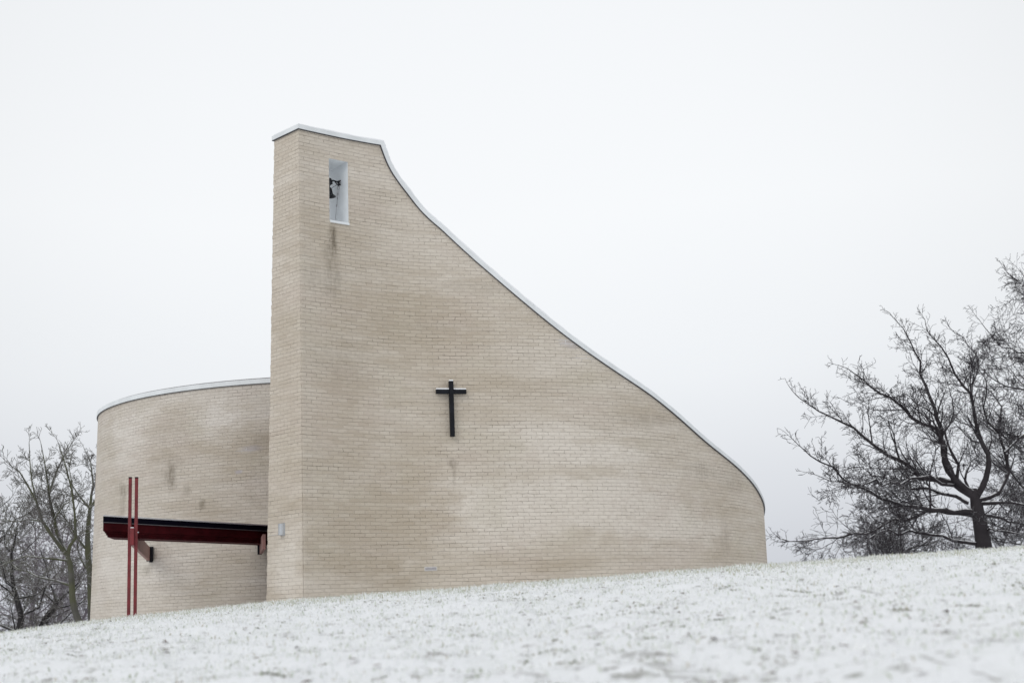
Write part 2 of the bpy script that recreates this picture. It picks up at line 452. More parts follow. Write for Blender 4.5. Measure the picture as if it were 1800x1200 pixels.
# narrow end face
zt = Z_TOP
r_ = random.Random(4); zq = Z_BOT; pj = None      # outer edge toothed brick by brick
while zq < zt - 1e-4:
    z2 = min(zq + .075, zt) if zt - zq > .1 else zt
    jt = r_.choice((0, 0, .006, .012, .018)) if z2 < zt else 0
    ea, eb = -Lz(zq), -Lz(z2)
    wb.quad([W3(ea - jt, zq), W3(ea, zq), W3(eb, z2), W3(eb - jt, z2)], [(ea - jt, zq), (ea, zq), (eb, z2), (eb - jt, z2)])
    wb.quad([W3(ea, zq), W3(0, zq), W3(0, z2), W3(eb, z2)], [(ea, zq), (0, zq), (0, z2), (eb, z2)])
    zq = z2
# back face and top
bk0 = None
for a, b in zip(cols, cols[1:]):
    mid = (a + b) / 2
    def back(za0, za1, zb0, zb1):
        pa = (W3(-Lz(za0), za0), W3(-Lz(za1), za1)) if a == 0 else (inner(a, za0), inner(a, za1))
        wb.quad([inner(b, zb0), pa[0], pa[1], inner(b, zb1)], [(-b, zb0), (-a, za0), (-a, za1), (-b, zb1)])
    if OS0 < mid < OS1: back(Z_BOT, OZ0, Z_BOT, OZ0); back(OZ1, topz(a), OZ1, topz(b))
    else: back(Z_BOT, topz(a), Z_BOT, topz(b))
    ia = W3(-Lz(topz(a)), topz(a)) if a == 0 else inner(a, topz(a))
    wb.quad([W3(a, topz(a)), W3(b, topz(b)), inner(b, topz(b)), ia])
main_wall = wb.build('curved_wall', M_BRICK, church, smooth=30)
# reveal of the opening, painted white
rv = MB()
def rp(s, z, d):
    if d == 0: return W3(s, z, .003)
    return inner(s, z)
rv.quad([rp(OS1, OZ0, 0), rp(OS1, OZ1, 0), rp(OS1, OZ1, 1), rp(OS1, OZ0, 1)])
rv.quad([rp(OS0, OZ1, 0), rp(OS0, OZ0, 0), rp(OS0, OZ0, 1), rp(OS0, OZ1, 1)])
rv.quad([rp(OS0, OZ1, 0), rp(OS0, OZ1, 1), rp(OS1, OZ1, 1), rp(OS1, OZ1, 0)])
rv.quad([rp(OS0, OZ0, 0), rp(OS1, OZ0, 0), rp(OS1, OZ0, 1), rp(OS0, OZ0, 1)])
reveal = rv.build('opening_reveal', M_WHITE, main_wall, merge=False)
sb = MB()
def wallbox(mb, s0, s1, z0, z1, o0, o1, n=4):
    """box following the wall between two arc positions, from offset o0 to o1 in front of it"""
    ss = [s0 + (s1 - s0) * k / n for k in range(n + 1)]
    for a, b in zip(ss, ss[1:]):
        mb.quad([W3(a, z0, o1), W3(b, z0, o1), W3(b, z1, o1), W3(a, z1, o1)])
        mb.quad([W3(a, z1, o1), W3(b, z1, o1), W3(b, z1, o0), W3(a, z1, o0)])
        mb.quad([W3(a, z0, o0), W3(b, z0, o0), W3(b, z0, o1), W3(a, z0, o1)])
    mb.quad([W3(s0, z0, o0), W3(s0, z0, o1), W3(s0, z1, o1), W3(s0, z1, o0)])
    mb.quad([W3(s1, z0, o1), W3(s1, z0, o0), W3(s1, z1, o0), W3(s1, z1, o1)])
wallbox(sb, OS0 + .01, OS1 + .005, OZ0 - .03, OZ0 + .015, -.25, .03)
sb.build('sill', M_WHITE, main_wall)

# coping, painted shade line and snow, swept along the top
def sweep(ss, zz, prof, name, mat, parent, jitter=0):
    """prof: list of (outward offset, perpendicular height); follows the (s, z) line"""
    n = len(ss); rings = []
    for i in range(n):
        def tn(j0, j1):
            d = Vector((ss[j1] - ss[j0], zz[j1] - zz[j0])); return d.normalized()
        if i == 0: t = tn(0, 1); mit = 1
        elif i == n - 1: t = tn(n - 2, n - 1); mit = 1
        else:
            ta, tb = tn(i - 1, i), tn(i, i + 1); t = (ta + tb).normalized(); mit = 1 / max(.5, t.dot(tb))
        nn = Vector((-t.y, t.x))
        ring = []
        for o, h in prof:
            hh = h + (random.uniform(-jitter, jitter) if jitter and h > .05 else 0)
            s = ss[i] + nn.x * hh * mit; z = zz[i] + nn.y * hh * mit
            sc = max(s, 0.0) if ss[i] >= 0 else s
            if abs(ss[i]) < 1e-6:
                nr = (N2(0.0) + (-t0)); p = P2(0) + nr * o
            elif i == 0:
                p = P2(ss[i]) + N2(ss[i]) * o
            else:
                p = P2(sc) + N2(sc) * o
            ring.append(Vector((p[0], p[1], z)))
        rings.append(ring)
    mb = MB(); k = len(prof)
    for r0, r1 in zip(rings, rings[1:]):
        for j in range(k): mb.quad([r0[j], r1[j], r1[(j + 1) % k], r0[(j + 1) % k]])
    mb.quad(rings[0][::-1]); mb.quad(rings[-1])
    return mb.build(name, mat, parent, smooth=40)
css = [TSr[0] - .04] + TSr[1:]
cz = TZr
cope = sweep(css, cz, [(-.55, .0), (.038, .0), (.042, .085), (-.55, .095)], 'coping', M_COPE, church)
sweep(css, cz, [(-.02, -.013), (.038, -.011), (.038, -.001), (-.02, -.001)], 'coping_shade_line', M_COPE_SHADE, cope)  # dark strip standing in for the shadow under the coping's overhang
sweep([TSr[0]] + TSr[1:], cz, [(-.5, .097), (.02, .089), (.012, .118), (-.5, .126)], 'snow_cap', M_SNOW, cope, .008)

# drum -----------------------------------------------------------------
DC = np.array([-4.65, 39.5]); 
ang_t = math.atan(ratio(158)); dist = float(np.hypot(*DC)); ang_c = math.atan2(DC[0], DC[1])
DR = dist * math.sin(ang_c - ang_t)
def drum(th, r=0.0, z=0.0):     # th = 0 faces the camera (-Y), positive turns to the left; the wall leans in slightly
    r = r + .05 - .030 * max(0.0, z - 1.5)
    return Vector((DC[0] - math.sin(th) * (DR + r), DC[1] - math.cos(th) * (DR + r), z))
def drumhit(x, y):
    d = ray(x, y); k = d.x / d.y
    a = k * k + 1; bq = -2 * (k * DC[0] + DC[1]); c = DC[0] ** 2 + DC[1] ** 2 - DR * DR
    disc = max(bq * bq - 4 * a * c, 0); Y = (-bq - math.sqrt(disc)) / (2 * a)
    th = math.atan2(-(k * Y - DC[0]), -(Y - DC[1]))
    return th, EYE.z + d.z / d.y * Y, Y
DZ = drumhit(440, 677.3)[1] + .05
def drumblob(x, y, rx, ry, st, kind):
    th, z, _ = drumhit(x, y); t1 = drumhit(x - rx, y)[0]; t2 = drumhit(x + rx, y)[0]
    z1 = drumhit(x, y - ry)[1]; z2 = drumhit(x, y + ry)[1]
    return (-th * DR, z, abs(t1 - t2) * DR / 2, abs(z1 - z2) / 2, st, kind)
DRB = [(295, 835, 10, 26, .38, 'dark'), (353, 886, 8, 10, .42, 'dark'), (325, 862, 8, 12, .22, 'dark'), (288, 820, 30, 40, .12, 'dark'), (455, 775, 30, 26, .2, 'dark'),
       (440, 800, 80, 70, .45, 'tan'), (455, 850, 30, 60, .10, 'dark'), (345, 880, 60, 60, .2, 'tan'), (290, 760, 50, 22, .10, 'dark'), (310, 720, 40, 16, .25, 'tan'), (320, 800, 60, 30, .3, 'tan'), (400, 900, 80, 40, .2, 'tan'), (211, 880, 6, 40, .25, 'dark'),
       (210, 860, 12, 14, .2, 'dark'), (385, 735, 50, 24, .5, 'light'), (215, 745, 40, 40, .35, 'light'), (220, 800, 30, 60, .3, 'light'), (200, 1000, 40, 90, .35, 'light'),
       (300, 1010, 60, 60, .15, 'light'), (432, 790, 26, 9, .6, 'joint'), (417, 828, 9, 4, .7, 'joint'), (440, 788, 22, 7, .4, 'grey'), (417, 828, 7, 3, .6, 'grey'),
       (258, 998, 8, 12, .25, 'dark'), (400, 1020, 70, 50, .25, 'tan')]  # beam shoe's cast shadow and the shade under the canopy, painted in
M_BRICK2 = brick_material('whitewashed_brick_drum', [drumblob(*q) for q in DRB], 5.0, (.995, .98, .975))
db = MB(); ND = 180
for k in range(ND):
    a, b = -math.pi + k * math.tau / ND, -math.pi + (k + 1) * math.tau / ND
    db.quad([drum(b, 0, Z_BOT), drum(a, 0, Z_BOT), drum(a, 0, DZ), drum(b, 0, DZ)],
            [(-b * DR, Z_BOT), (-a * DR, Z_BOT), (-a * DR, DZ), (-b * DR, DZ)])
drum_wall = db.build('round_wall', M_BRICK2, church, smooth=30)
def ringsweep(prof, name, mat, parent, jit=0):
    mb = MB(); K = len(prof); rs = []
    for k in range(ND):
        th = k * math.tau / ND
        j = math.sin(th * 23) * jit + math.sin(th * 57) * jit * .6
        rs.append([drum(th, o, DZ + h + (j if i >= K / 2 else 0)) for i, (o, h) in enumerate(prof)])
    for k in range(ND):
        r0, r1 = rs[k], rs[(k + 1) % ND]
        for j in range(K): mb.quad([r1[j], r0[j], r0[(j + 1) % K], r1[(j + 1) % K]])
    return mb.build(name, mat, parent, smooth=35)
dc = ringsweep([(-.3, .0), (.036, .0), (.04, .105), (-.3, .115)], 'coping', M_COPE, drum_wall)
ringsweep([(-.02, -.012), (.036, -.012), (.036, -.001), (-.02, -.001)], 'coping_shade_line', M_COPE_SHADE, drum_wall)  # same painted shadow strip below the round wall's coping
ringsweep([(-.28, .117), (-.03, .113), (-.03, .135), (-.28, .14)], 'roof_edge', M_ROPE, drum_wall)
rb = MB(); rb.quad([drum(-k * math.tau / 90, -.25, DZ + .05) for k in range(90)]); rb.build('flat_roof', M_ROOF, church)
# nave roof behind the curved wall, a ruled sheet falling away from it
nb = MB()
rs_ = [s for s in cols if 1.6 < s < send - 1][::6]
for a, b in zip(rs_, rs_[1:]):
    za, zb = topz(a) - .35, topz(b) - .35
    pa, pb = inner(a, za), inner(b, zb)
    ca = Vector((DC[0] + 1, DC[1] - 1, min(za, DZ) - .2)); cb = Vector((DC[0] + 1, DC[1] - 1, min(zb, DZ) - .2))
    nb.quad([pa, pb, cb, ca])
nb.build('nave_roof', M_ROOF, church)

# link between the tower and the round wall, closing the gap behind the tower
kb = MB(); ka = inner(.5, 0); kd = drumhit(492, 900)[0]; ke = drum(kd, -.05)
kb.obox(((ka.x + ke.x) / 2, (ka.y + ke.y) / 2, (Z_BOT + DZ - .2) / 2), (ke.x - ka.x, ke.y - ka.y, 0), (-(ke.y - ka.y), ke.x - ka.x, 0), (0, 0, 1),
        math.hypot(ke.x - ka.x, ke.y - ka.y) / 2, .12, (DZ - .2 - Z_BOT) / 2)
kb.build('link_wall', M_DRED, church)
# vent brick at the foot of the wall
vs_, vz_ = hit(757, 999)
vb = MB(); wallbox(vb, vs_ - .13, vs_ + .13, vz_ - .042, vz_ + .042, -.02, .004); vfr = vb.build('vent_brick', M_MORTAR, church)
vb = MB(); wallbox(vb, vs_ - .112, vs_ + .112, vz_ - .026, vz_ + .026, -.01, .009); vb.build('grille', M_VENT, vfr)

# ------------------------------------------------------------------ wall cross
cs, cz_ = hit(791.5, 690)
czt = hit(790.5, 671)[1]; czb = hit(794, 768)[1]; cs0 = hit(765, 688)[0]; cs1 = hit(818, 689)[0]
cm = (cs0 + cs1) / 2
zar = (hit(cm and 791.5, 685.5)[1], hit(791.5, 693)[1])
cross = empty('wall_cross', W3(cm, (czt + czb) / 2, .05), 'black Latin cross with snow on its arms mounted on the big curved wall', 'cross')
n = N2(cm); tt = np.array([-n[1], n[0]])
t3 = Vector((tt[0], tt[1], 0)); n3 = Vector((n[0], n[1], 0)); z3 = Vector((0, 0, 1))
base = W3(cm, 0, 0)
mb = MB(); mb.obox(Vector((base.x, base.y, (czt + czb) / 2)) + n3 * .085, t3, n3, z3, .044, .045, (czt - czb) / 2); mb.build('upright', M_BLACK, cross, bevel=.004)
hw = (cs1 - cs0) / 2
for sg in (-1, 1):
    mb = MB(); mb.obox(Vector((base.x, base.y, sum(zar) / 2)) + n3 * .075 + t3 * sg * (hw + .044) / 2, t3, n3, z3, (hw - .044) / 2, .034, (zar[0] - zar[1]) / 2)
    arm = mb.build('arm', M_BLACK, cross, bevel=.004)
    mb = MB(); mb.obox(Vector((base.x, base.y, zar[0] + .013)) + n3 * .07 + t3 * sg * (hw + .044) / 2, t3, n3, z3, (hw - .044) / 2 - .004, .033, .014)
    mb.build('snow', M_SNOW, arm, bevel=.006)
mb = MB(); mb.obox(Vector((base.x, base.y, czt + .013)) + n3 * .085, t3, n3, z3, .041, .04, .014); mb.build('snow', M_SNOW, cross, bevel=.006)
for zz_ in (czt - .35, czb + .2):
    mb = MB(); mb.obox(Vector((base.x, base.y, zz_)) + n3 * .02, t3, n3, z3, .02, .022, .03); mb.build('wall_spacer', M_IRON, cross)

# ------------------------------------------------------------------ wall lamp
ls, lz = hit(497, 930)
lp = W3(ls, lz, 0); ln = N2(ls); ln3 = Vector((ln[0], ln[1], 0)); lt3 = Vector((-ln[1], ln[0], 0))
lamp = empty('wall_lamp', lp, 'small grey half round wall lamp on the narrow end of the tower', 'wall lamp')
mb = MB(); HH = .108; RAD = .066
arc = [(-1, .0)] + [(-math.cos(a), .35 + .9 * math.sin(a)) for a in [math.pi * k / 12 for k in range(13)]] + [(1, .0)]
pts = [lp + lt3 * (a * RAD) + ln3 * (o * RAD + .006) for a, o in arc]
for a, b in zip(pts, pts[1:]): mb.quad([a - z3 * HH, b - z3 * HH, b + z3 * HH, a + z3 * HH])
mb.quad([p + z3 * HH for p in pts]); mb.quad([p - z3 * HH for p in reversed(pts)])
mb.build('shade', M_ALU, lamp, smooth=40)
mb = MB(); mb.obox(lp + ln3 * .004 + lt3 * .004, lt3, ln3, z3, .075, .006, .118); mb.build('back_plate', M_ALU, lamp)
mb = MB(); mb.tube([W3(ls - .02, lz - .075, .006), W3(ls - .2, lz - .085, .006), W3(-Lz(lz) + .02, lz - .095, .006)], .0045, 6); mb.build('cable', M_MORTAR, lamp)

# ------------------------------------------------------------------ bell
bs = (OS0 + OS1) / 2
ydep = P2(bs)[1] + .36
BC = at(578.3, 329.5, ydep)         # crown of the bell
bell = empty('church_bell', BC, 'small black iron bell hanging inside the white opening of the tower', 'bell')
mb = MB()
mb.lathe(BC, [(r_ * 1.15, z_ * 1.12) for r_, z_ in [(0.001, .0), (.035, -.004), (.052, -.025), (.058, -.07), (.068, -.115), (.092, -.15), (.118, -.168), (.12, -.178), (.108, -.178), (.08, -.155), (.055, -.12), (.045, -.06), (.001, -.03)]])
bb = mb.build('bell_body', M_IRON, bell, smooth=50)
mb = MB(); mb.tube([BC - z3 * .03, BC - z3 * .16], .007, 8); mb.lathe(BC - z3 * .185, [(.001, -.022), (.016, -.015), (.022, 0), (.016, .015), (.001, .022)], 12); mb.build('clapper', M_IRON, bb)
on = N2(bs); on3 = Vector((on[0], on[1], 0)); ot3 = Vector((-on[1], on[0], 0))
yk = at(579.5, 319, ydep)
mb = MB(); mb.obox(yk - z3 * .012, ot3, on3, z3, .05, .035, .05); mb.obox(yk + z3 * .045, ot3, on3, z3, .028, .03, .022)
mb.tube([yk - z3 * .05, BC + z3 * .005], .022, 8)
mb.build('headstock', M_IRON, bell, bevel=.008)
e1, e2 = at(586, 317.5, ydep), at(597, 320.5, ydep)
mb = MB(); mb.tube([yk, e1, at(592, 319.5, ydep), e2], [.02, .017, .015, .017], 8)
mb.tube([at(588.5, 319, ydep), at(593, 325, ydep), at(596, 327, ydep)], .011, 6)
mb.build('lever', M_IRON, bell, smooth=40)
mc = at(597.3, 321.5, ydep)
mb = MB(); fr = (ot3 + z3 * .35).normalized(); fu = (z3 - ot3 * .35).normalized()
for sg in (-1, 1):
    mb.obox(mc + fu * .038 * sg, fr, on3, fu, .036, .022, .010); mb.obox(mc + fr * .032 * sg, fr, on3, fu, .009, .022, .03)
mb.build('striker_frame', M_IRON, bell)
mb = MB(); mb.tube([at(583.6, 330.5, ydep), at(594, 324, ydep), at(608.5, 316.3, ydep - .05)], .0055, 6); mb.build('tie_rod', M_ROPE, bell)
mb = MB()
lpx = [(593.5, 327), (596.5, 329), (596.8, 332), (594.6, 334), (592.9, 331), (593.5, 327)]
mb.tube([at(a, b, ydep) for a, b in lpx], .0045, 6)
mb.tube([at(594.6, 334, ydep), at(593, 350, ydep), at(591.5, 365, ydep), at(589.3, 387.5, ydep)], .0045, 6)
mb.tube([at(594, 340, ydep), at(593.8, 342.5, ydep)], .011, 8); mb.tube([at(593.1, 347.5, ydep), at(592.9, 350, ydep)], .009, 8); mb.tube([at(592, 360, ydep), at(591.7, 363.5, ydep)], .011, 8)
mb.build('pull_cable', M_ROPE, bell)

# ------------------------------------------------------------------ canopy
def onh(x, Y, z):        # point at photo column x (horizon row), distance Y, height z
    return Vector((ratio(x) * Y, Y, z))
YA = 27.6
Apt = at(181.5, 907, YA); ZT = Apt.z
# the far end: same height seen at (470, 924)
d = ray(470, 924); YB = (ZT - EYE.z) * d.y / d.z
Bpt = EYE + d * (YB / d.y)
edge = (Bpt - Apt); edge.z = 0; edge.normalize()
side = Vector((-1.35, 6.5, 0)).normalized()
inw = Vector((-edge.y, edge.x, 0))            # into the canopy
canopy = empty('entrance_canopy', Vector((Apt.x, Apt.y, 1.2)), 'dark red stepped timber canopy with black edge over the entrance between tower and round wall', 'canopy')
def ray_drum(p, dr, r=0.02):
    q = Vector((p.x - DC[0], p.y - DC[1])); dd = Vector((dr.x, dr.y)).normalized()
    bq = q.dot(dd); c = q.dot(q) - (DR + r) ** 2; disc = bq * bq - c
    if disc < 0: return None
    return p + Vector((dd.x, dd.y, 0)) * (-bq - math.sqrt(disc))
CDEP = 1.15
def canopy_poly(ins):
    a = Apt + edge * (ins * (1.9 if ins > .04 else 1.0)) + inw * ins * .8
    b_ = a + edge * ((Bpt - Apt).length + .75)
    h = ray_drum(a, edge)
    if h is not None and (h - a).length < (b_ - a).length: b_ = h
    d_ = Apt + edge * (ins * (1.9 if ins > .04 else 1.0)) + side * (CDEP - ins * 2.0)
    h2 = ray_drum(d_, edge)
    c_ = d_ + edge * (b_ - a).length
    if h2 is not None and (h2 - d_).length < (c_ - d_).length: c_ = h2
    return [(p.x, p.y) for p in (a, b_, c_, d_)]
pxm = YA / F
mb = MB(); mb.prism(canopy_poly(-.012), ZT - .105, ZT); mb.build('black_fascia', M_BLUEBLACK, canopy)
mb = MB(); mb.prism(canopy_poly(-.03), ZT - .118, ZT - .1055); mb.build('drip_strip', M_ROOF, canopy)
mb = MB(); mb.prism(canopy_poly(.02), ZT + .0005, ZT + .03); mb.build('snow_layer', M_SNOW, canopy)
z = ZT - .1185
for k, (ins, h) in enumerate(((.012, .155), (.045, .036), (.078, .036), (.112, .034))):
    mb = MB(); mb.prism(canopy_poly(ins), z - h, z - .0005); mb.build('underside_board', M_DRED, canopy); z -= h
# posts and beams
YP = 27.35
zb0, zb1 = at(232, 957.5, YP).z, at(232, 928, YP).z
fr_c = at(232, 943, YP)                        # middle of the beam's front end face
px_s = side.cross(z3).normalized()              # to the right, seen along the beam
bc0 = Vector((fr_c.x, fr_c.y, (zb0 + zb1) / 2))
wallpt = ray_drum(bc0, side, 0.03); bl = (wallpt - bc0).length
def beam(start, length, mat=M_PINKWOOD):
    mb = MB(); c = start + side * (length / 2)
    mb.obox(c, px_s, side, z3, .032, length / 2, (zb1 - zb0) / 2)
    return mb.build('beam', mat, canopy, bevel=.004)
be = beam(bc0 + side * .02, bl - .05)
mb = MB(); mb.obox(bc0 + side * .13, px_s, side, z3, .0345, .15, (zb1 - zb0) / 2 + .004); mb.build('red_beam_head', M_RED, be, bevel=.003)
mb = MB(); mb.obox(bc0 + side * .13 + z3 * ((zb1 - zb0) / 2 + .012), px_s, side, z3, .03, .14, .008); mb.build('snow', M_SNOW, be)
def shoe(p, parent):
    mb = MB(); mb.obox(p - side * .04 + px_s * .03, px_s, side, z3, .075, .05, (zb1 - zb0) / 2 + .012)
    mb.obox(p - side * .01 + px_s * .06 - z3 * (zb1 - zb0) * .55, px_s, side, z3, .04, .03, .02)
    mb.build('wall_shoe', M_BLACK, parent, bevel=.004)
shoe(wallpt, be)
# second beam by the tower
thq, zq, Yq = drumhit(461, 969)
w2 = Vector(drum(thq, .03)); w2.z = bc0.z
b2o = beam(w2 - side * 2.2, 2.15)
mb = MB(); mb.obox(w2 - side * .03 - px_s * .03, px_s, side, z3, .05, .03, (zb1 - zb0) / 2 + .01); mb.build('wall_shoe', M_BLACK, b2o, bevel=.004)
# twin posts straddle the beam
for x0, sg in ((228.3, -1), (239.4, 1)):
    pc = at(x0, 905, YP + .13)
    ztp = at(x0, 840.5, YP + .13).z
    mb = MB(); mb.obox(Vector((pc.x, pc.y, (ztp + Z_BOT) / 2)), px_s, side, z3, .0295, .05, (ztp - Z_BOT) / 2)
    po = mb.build('post', M_RED, canopy, bevel=.004)
    mb = MB(); mb.obox(Vector((pc.x, pc.y, ztp + .012)), px_s, side, z3, .031, .052, .012); mb.build('post_cap', M_BLACK, po)
mb = MB(); q = at(242.6, 935, YP + .1); mb.tube([q - px_s * .03, q + px_s * .014], .011, 8); mb.build('bolt', M_ALU, canopy)

# ------------------------------------------------------------------ ground
CR = [(-14, -.55), (-7.76, -.035), (-6.4, .10), (-3.7, .285), (-.26, .41), (3.9, .575), (7.8, .70), (16, .85), (40, 1.0)]
YC = 22.0
def gz(X, Y):
    X = np.asarray(X, float); Y = np.asarray(Y, float)
    # follow sight lines in front of the crest so the ridge is straight in plan
    zc = np.interp(X, [c[0] for c in CR], [c[1] for c in CR]) + EYE.z
    zc = np.where(X < -14, EYE.z - .55 + (X + 14) * .02, zc)
    zf = zc - (1.25 - .012 * X)                  # at the viewpoint
    t = np.clip(Y / YC, -3, 1)
    z = zf + (zc - zf) * (1 - np.sign(1 - t) * np.abs(1 - t) ** 1.18)
    beyond = np.maximum(Y - YC, 0)
    z = z - .012 * np.minimum(beyond, 25) - .03 * np.clip(beyond - 25, 0, 250) 
    return z
def lump(X, Y):      # hummocks and hollows of the frozen turf
    h = np.zeros_like(X)
    r = np.random.default_rng(5)
    for k in range(26):
        wl = 2.6 * (.80 ** k) ; wl = max(wl, .10)
        a = r.uniform(0, math.tau); ph = r.uniform(0, math.tau, 2)
        kx, ky = math.cos(a) * math.tau / wl, math.sin(a) * math.tau / wl
        h += wl * .009 * np.sin(X * kx + Y * ky + ph[0] + 1.3 * np.sin(Y * kx * .6 - X * ky * .6 + ph[1]))
    return h * np.clip((22.5 - Y) / 6, .3, 1.25)
def gridmesh(xs, ys, fz, name, mat):
    X, Y = np.meshgrid(xs, ys); Z = fz(X, Y)
    nx, ny = len(xs), len(ys)
    V = np.stack([X, Y, Z], -1).reshape(-1, 3)
    i = np.arange(nx - 1)[None, :] + np.arange(ny - 1)[:, None] * nx
    Fc = np.stack([i, i + 1, i + 1 + nx, i + nx], -1).reshape(-1, 4)
    me = bpy.data.meshes.new(name)
    me.vertices.add(len(V)); me.vertices.foreach_set('co', V.astype(np.float32).ravel())
    me.loops.add(Fc.size); me.loops.foreach_set('vertex_index', Fc.astype(np.int32).ravel())
    me.polygons.add(len(Fc)); me.polygons.foreach_set('loop_start', (np.arange(len(Fc)) * 4).astype(np.int32))
    me.polygons.foreach_set('use_smooth', np.ones(len(Fc), bool))
    me.update(calc_edges=True); me.validate()
    o = bpy.data.objects.new(name, me); COL.objects.link(o); me.materials.append(mat)
    return o
def snow_ground_mat():
    mt, t, b = newmat('snowy_turf')
    co = t.nodes.new('ShaderNodeTexCoord')
    def nz_(s, d=5.0, r=.6, sc=(1, 1, 1)):
        mp = t.nodes.new('ShaderNodeMapping'); mp.inputs['Scale'].default_value = sc; t.links.new(co.outputs['Object'], mp.inputs[0])
        n = N(t, 'ShaderNodeTexNoise', Scale=s, Detail=d, Roughness=r); t.links.new(mp.outputs[0], n.inputs['Vector']); return n.outputs[0]
    a = nz_(9, 4, .55, (.75, .9, 1)); c = nz_(1.2, 5, .65); e = nz_(45, 3, .6)
    sp = mth(t, 'ADD', mth(t, 'MULTIPLY', a, .58), mth(t, 'MULTIPLY', c, .42))
    f = smoothm(t, sp, .555, .65, 0, .7)
    col = mixc(t, f, (.82, .835, .85), (.20, .19, .165))
    f2 = smoothm(t, nz_(3.5, 5, .65), .5, .70, 0, .22)
    col = mixc(t, f2, col, (.50, .53, .49))
    f3 = smoothm(t, e, .55, .7, 0, .18)
    col = mixc(t, f3, col, (.42, .44, .36))
    t.links.new(col, b.inputs['Base Color']); b.inputs['Roughness'].default_value = .85; b.inputs['Specular IOR Level'].default_value = .2
    bp = N(t, 'ShaderNodeBump', Strength=.5, Distance=.03); t.links.new(mth(t, 'SUBTRACT', mth(t, 'MULTIPLY', nz_(14), .5), f), bp.inputs['Height']); t.links.new(bp.outputs[0], b.inputs['Normal'])
    return mt
M_TURF = snow_ground_mat()
xs = np.unique(np.concatenate([[-3000, -1500, -700, -350, -180, -100, -60, -40, -28], np.arange(-20, -9, .5), np.arange(-9, 9.001, .045), np.arange(9.5, 20, .5), [28, 40, 60, 100, 180, 350, 700, 1500, 3000]]))
ys = np.unique(np.concatenate([[-60, -30, -15, -8], np.arange(-4, 5.5, .5), np.arange(5.6, 24.4, .045), np.arange(24.5, 50, .8), [55, 62, 70, 80, 95, 120, 160, 220, 300, 450, 800, 1500, 3500]]))
def fz(X, Y):
    m_ = np.clip((10 - np.abs(X)) / 1.5, 0, 1) * np.clip((25 - Y) / 2, 0, 1) * np.clip((Y - 4) / 2, 0, 1)
    return gz(X, Y) + lump(X, Y) * m_
ground = gridmesh(xs, ys, fz, 'ground', M_TURF); tag(ground, kind='structure')

# grass poking through the snow
def blade_mesh(name, n, ymin, ymax, hmin, hmax, wid, mat, lean, kseed, power=1.0, clump=0):
    r = np.random.default_rng(kseed)
    Y = ymin + (ymax - ymin) * r.random(n) ** power
    X = (r.random(n) * 2 - 1) * (Y * .37 + .4)
    if clump:
        cy = ymin + (ymax - ymin) * r.random(clump); cx = (r.random(clump) * 2 - 1) * (cy * .37 + .4)
        nc = clump // 2      # half of the clumps gather in drifts of bare turf
        mx, my = cx[:110], cy[:110]; pk = r.integers(0, 110, nc)
        cx[-nc:] = mx[pk] + r.normal(0, .55, nc); cy[-nc:] = np.clip(my[pk] + r.normal(0, .35, nc), ymin, ymax)
        id_ = (clump * r.random(n) ** 1.5).astype(int)[::-1]; rad = (.015 + .075 * r.random(clump) ** 2)[id_]
        X = cx[id_] + r.normal(0, 1, n) * rad * 1.7; Y = cy[id_] + r.normal(0, 1, n) * rad
    Z = fz(X, Y) - .005
    h = hmin + (hmax - hmin) * r.random(n) ** 1.6
    a = r.random(n) * math.tau; la = r.random(n) * math.tau; le = lean * r.random(n) * h
    w = wid * (.6 + .8 * r.random(n)) / 2
    dx, dy = np.cos(a) * w, np.sin(a) * w; lx, ly = np.cos(la) * le, np.sin(la) * le
    B = np.stack([X, Y, Z], -1)
    P = np.zeros((n, 5, 3))
    P[:, 0] = B + np.stack([dx, dy, 0 * h], -1); P[:, 1] = B - np.stack([dx, dy, 0 * h], -1)
    mid = B + np.stack([lx * .35, ly * .35, h * .6], -1)
    P[:, 2] = mid - np.stack([dx, dy, 0 * h], -1) * .8; P[:, 3] = mid + np.stack([dx, dy, 0 * h], -1) * .8
    P[:, 4] = B + np.stack([lx, ly, h * (1 - .25 * lean * r.random(n))], -1)
    b0 = np.arange(n)[:, None] * 5
    q = b0 + np.array([[0, 1, 2, 3]]); tr = b0 + np.array([[3, 2, 4]])
    me = bpy.data.meshes.new(name)
    me.vertices.add(n * 5); me.vertices.foreach_set('co', P.astype(np.float32).ravel())
    loops = np.concatenate([q, tr], 1).ravel().astype(np.int32)
    me.loops.add(len(loops)); me.loops.foreach_set('vertex_index', loops)
    me.polygons.add(2 * n)
    st = (np.arange(n)[:, None] * 7 + np.array([[0, 4]])).ravel().astype(np.int32)
    me.polygons.foreach_set('loop_start', st)
    me.update(calc_edges=True); me.validate()
    o = bpy.data.objects.new(name, me); COL.objects.link(o); me.materials.append(mat)
    return o
def grass_mat(name, cols_, rough=.8):
    mt, t, b = newmat(name)
    g_ = t.nodes.new('ShaderNodeNewGeometry')
    rp_ = t.nodes.new('ShaderNodeValToRGB'); t.links.new(g_.outputs['Random Per Island'], rp_.inputs[0])
    e = rp_.color_ramp; e.interpolation = 'CONSTANT'
    while len(e.elements) < len(cols_): e.elements.new(.5)
    for el, (p, c) in zip(e.elements, cols_): el.position = p; el.color = (*c, 1)
    t.links.new(rp_.outputs[0], b.inputs['Base Color']); b.inputs['Roughness'].default_value = rough
    b.inputs['Specular IOR Level'].default_value = .15
    return mt
M_FROST = grass_mat('frosted_grass', [(0, (.86, .87, .875)), (.62, (.78, .80, .78)), (.84, (.60, .64, .56)), (.93, (.42, .46, .36)), (.975, (.50, .47, .38))])
M_BARE = grass_mat('bare_grass', [(0, (.26, .29, .20)), (.4, (.36, .34, .28)), (.6, (.18, .19, .14)), (.75, (.24, .19, .16)), (.88, (.6, .61, .56))])
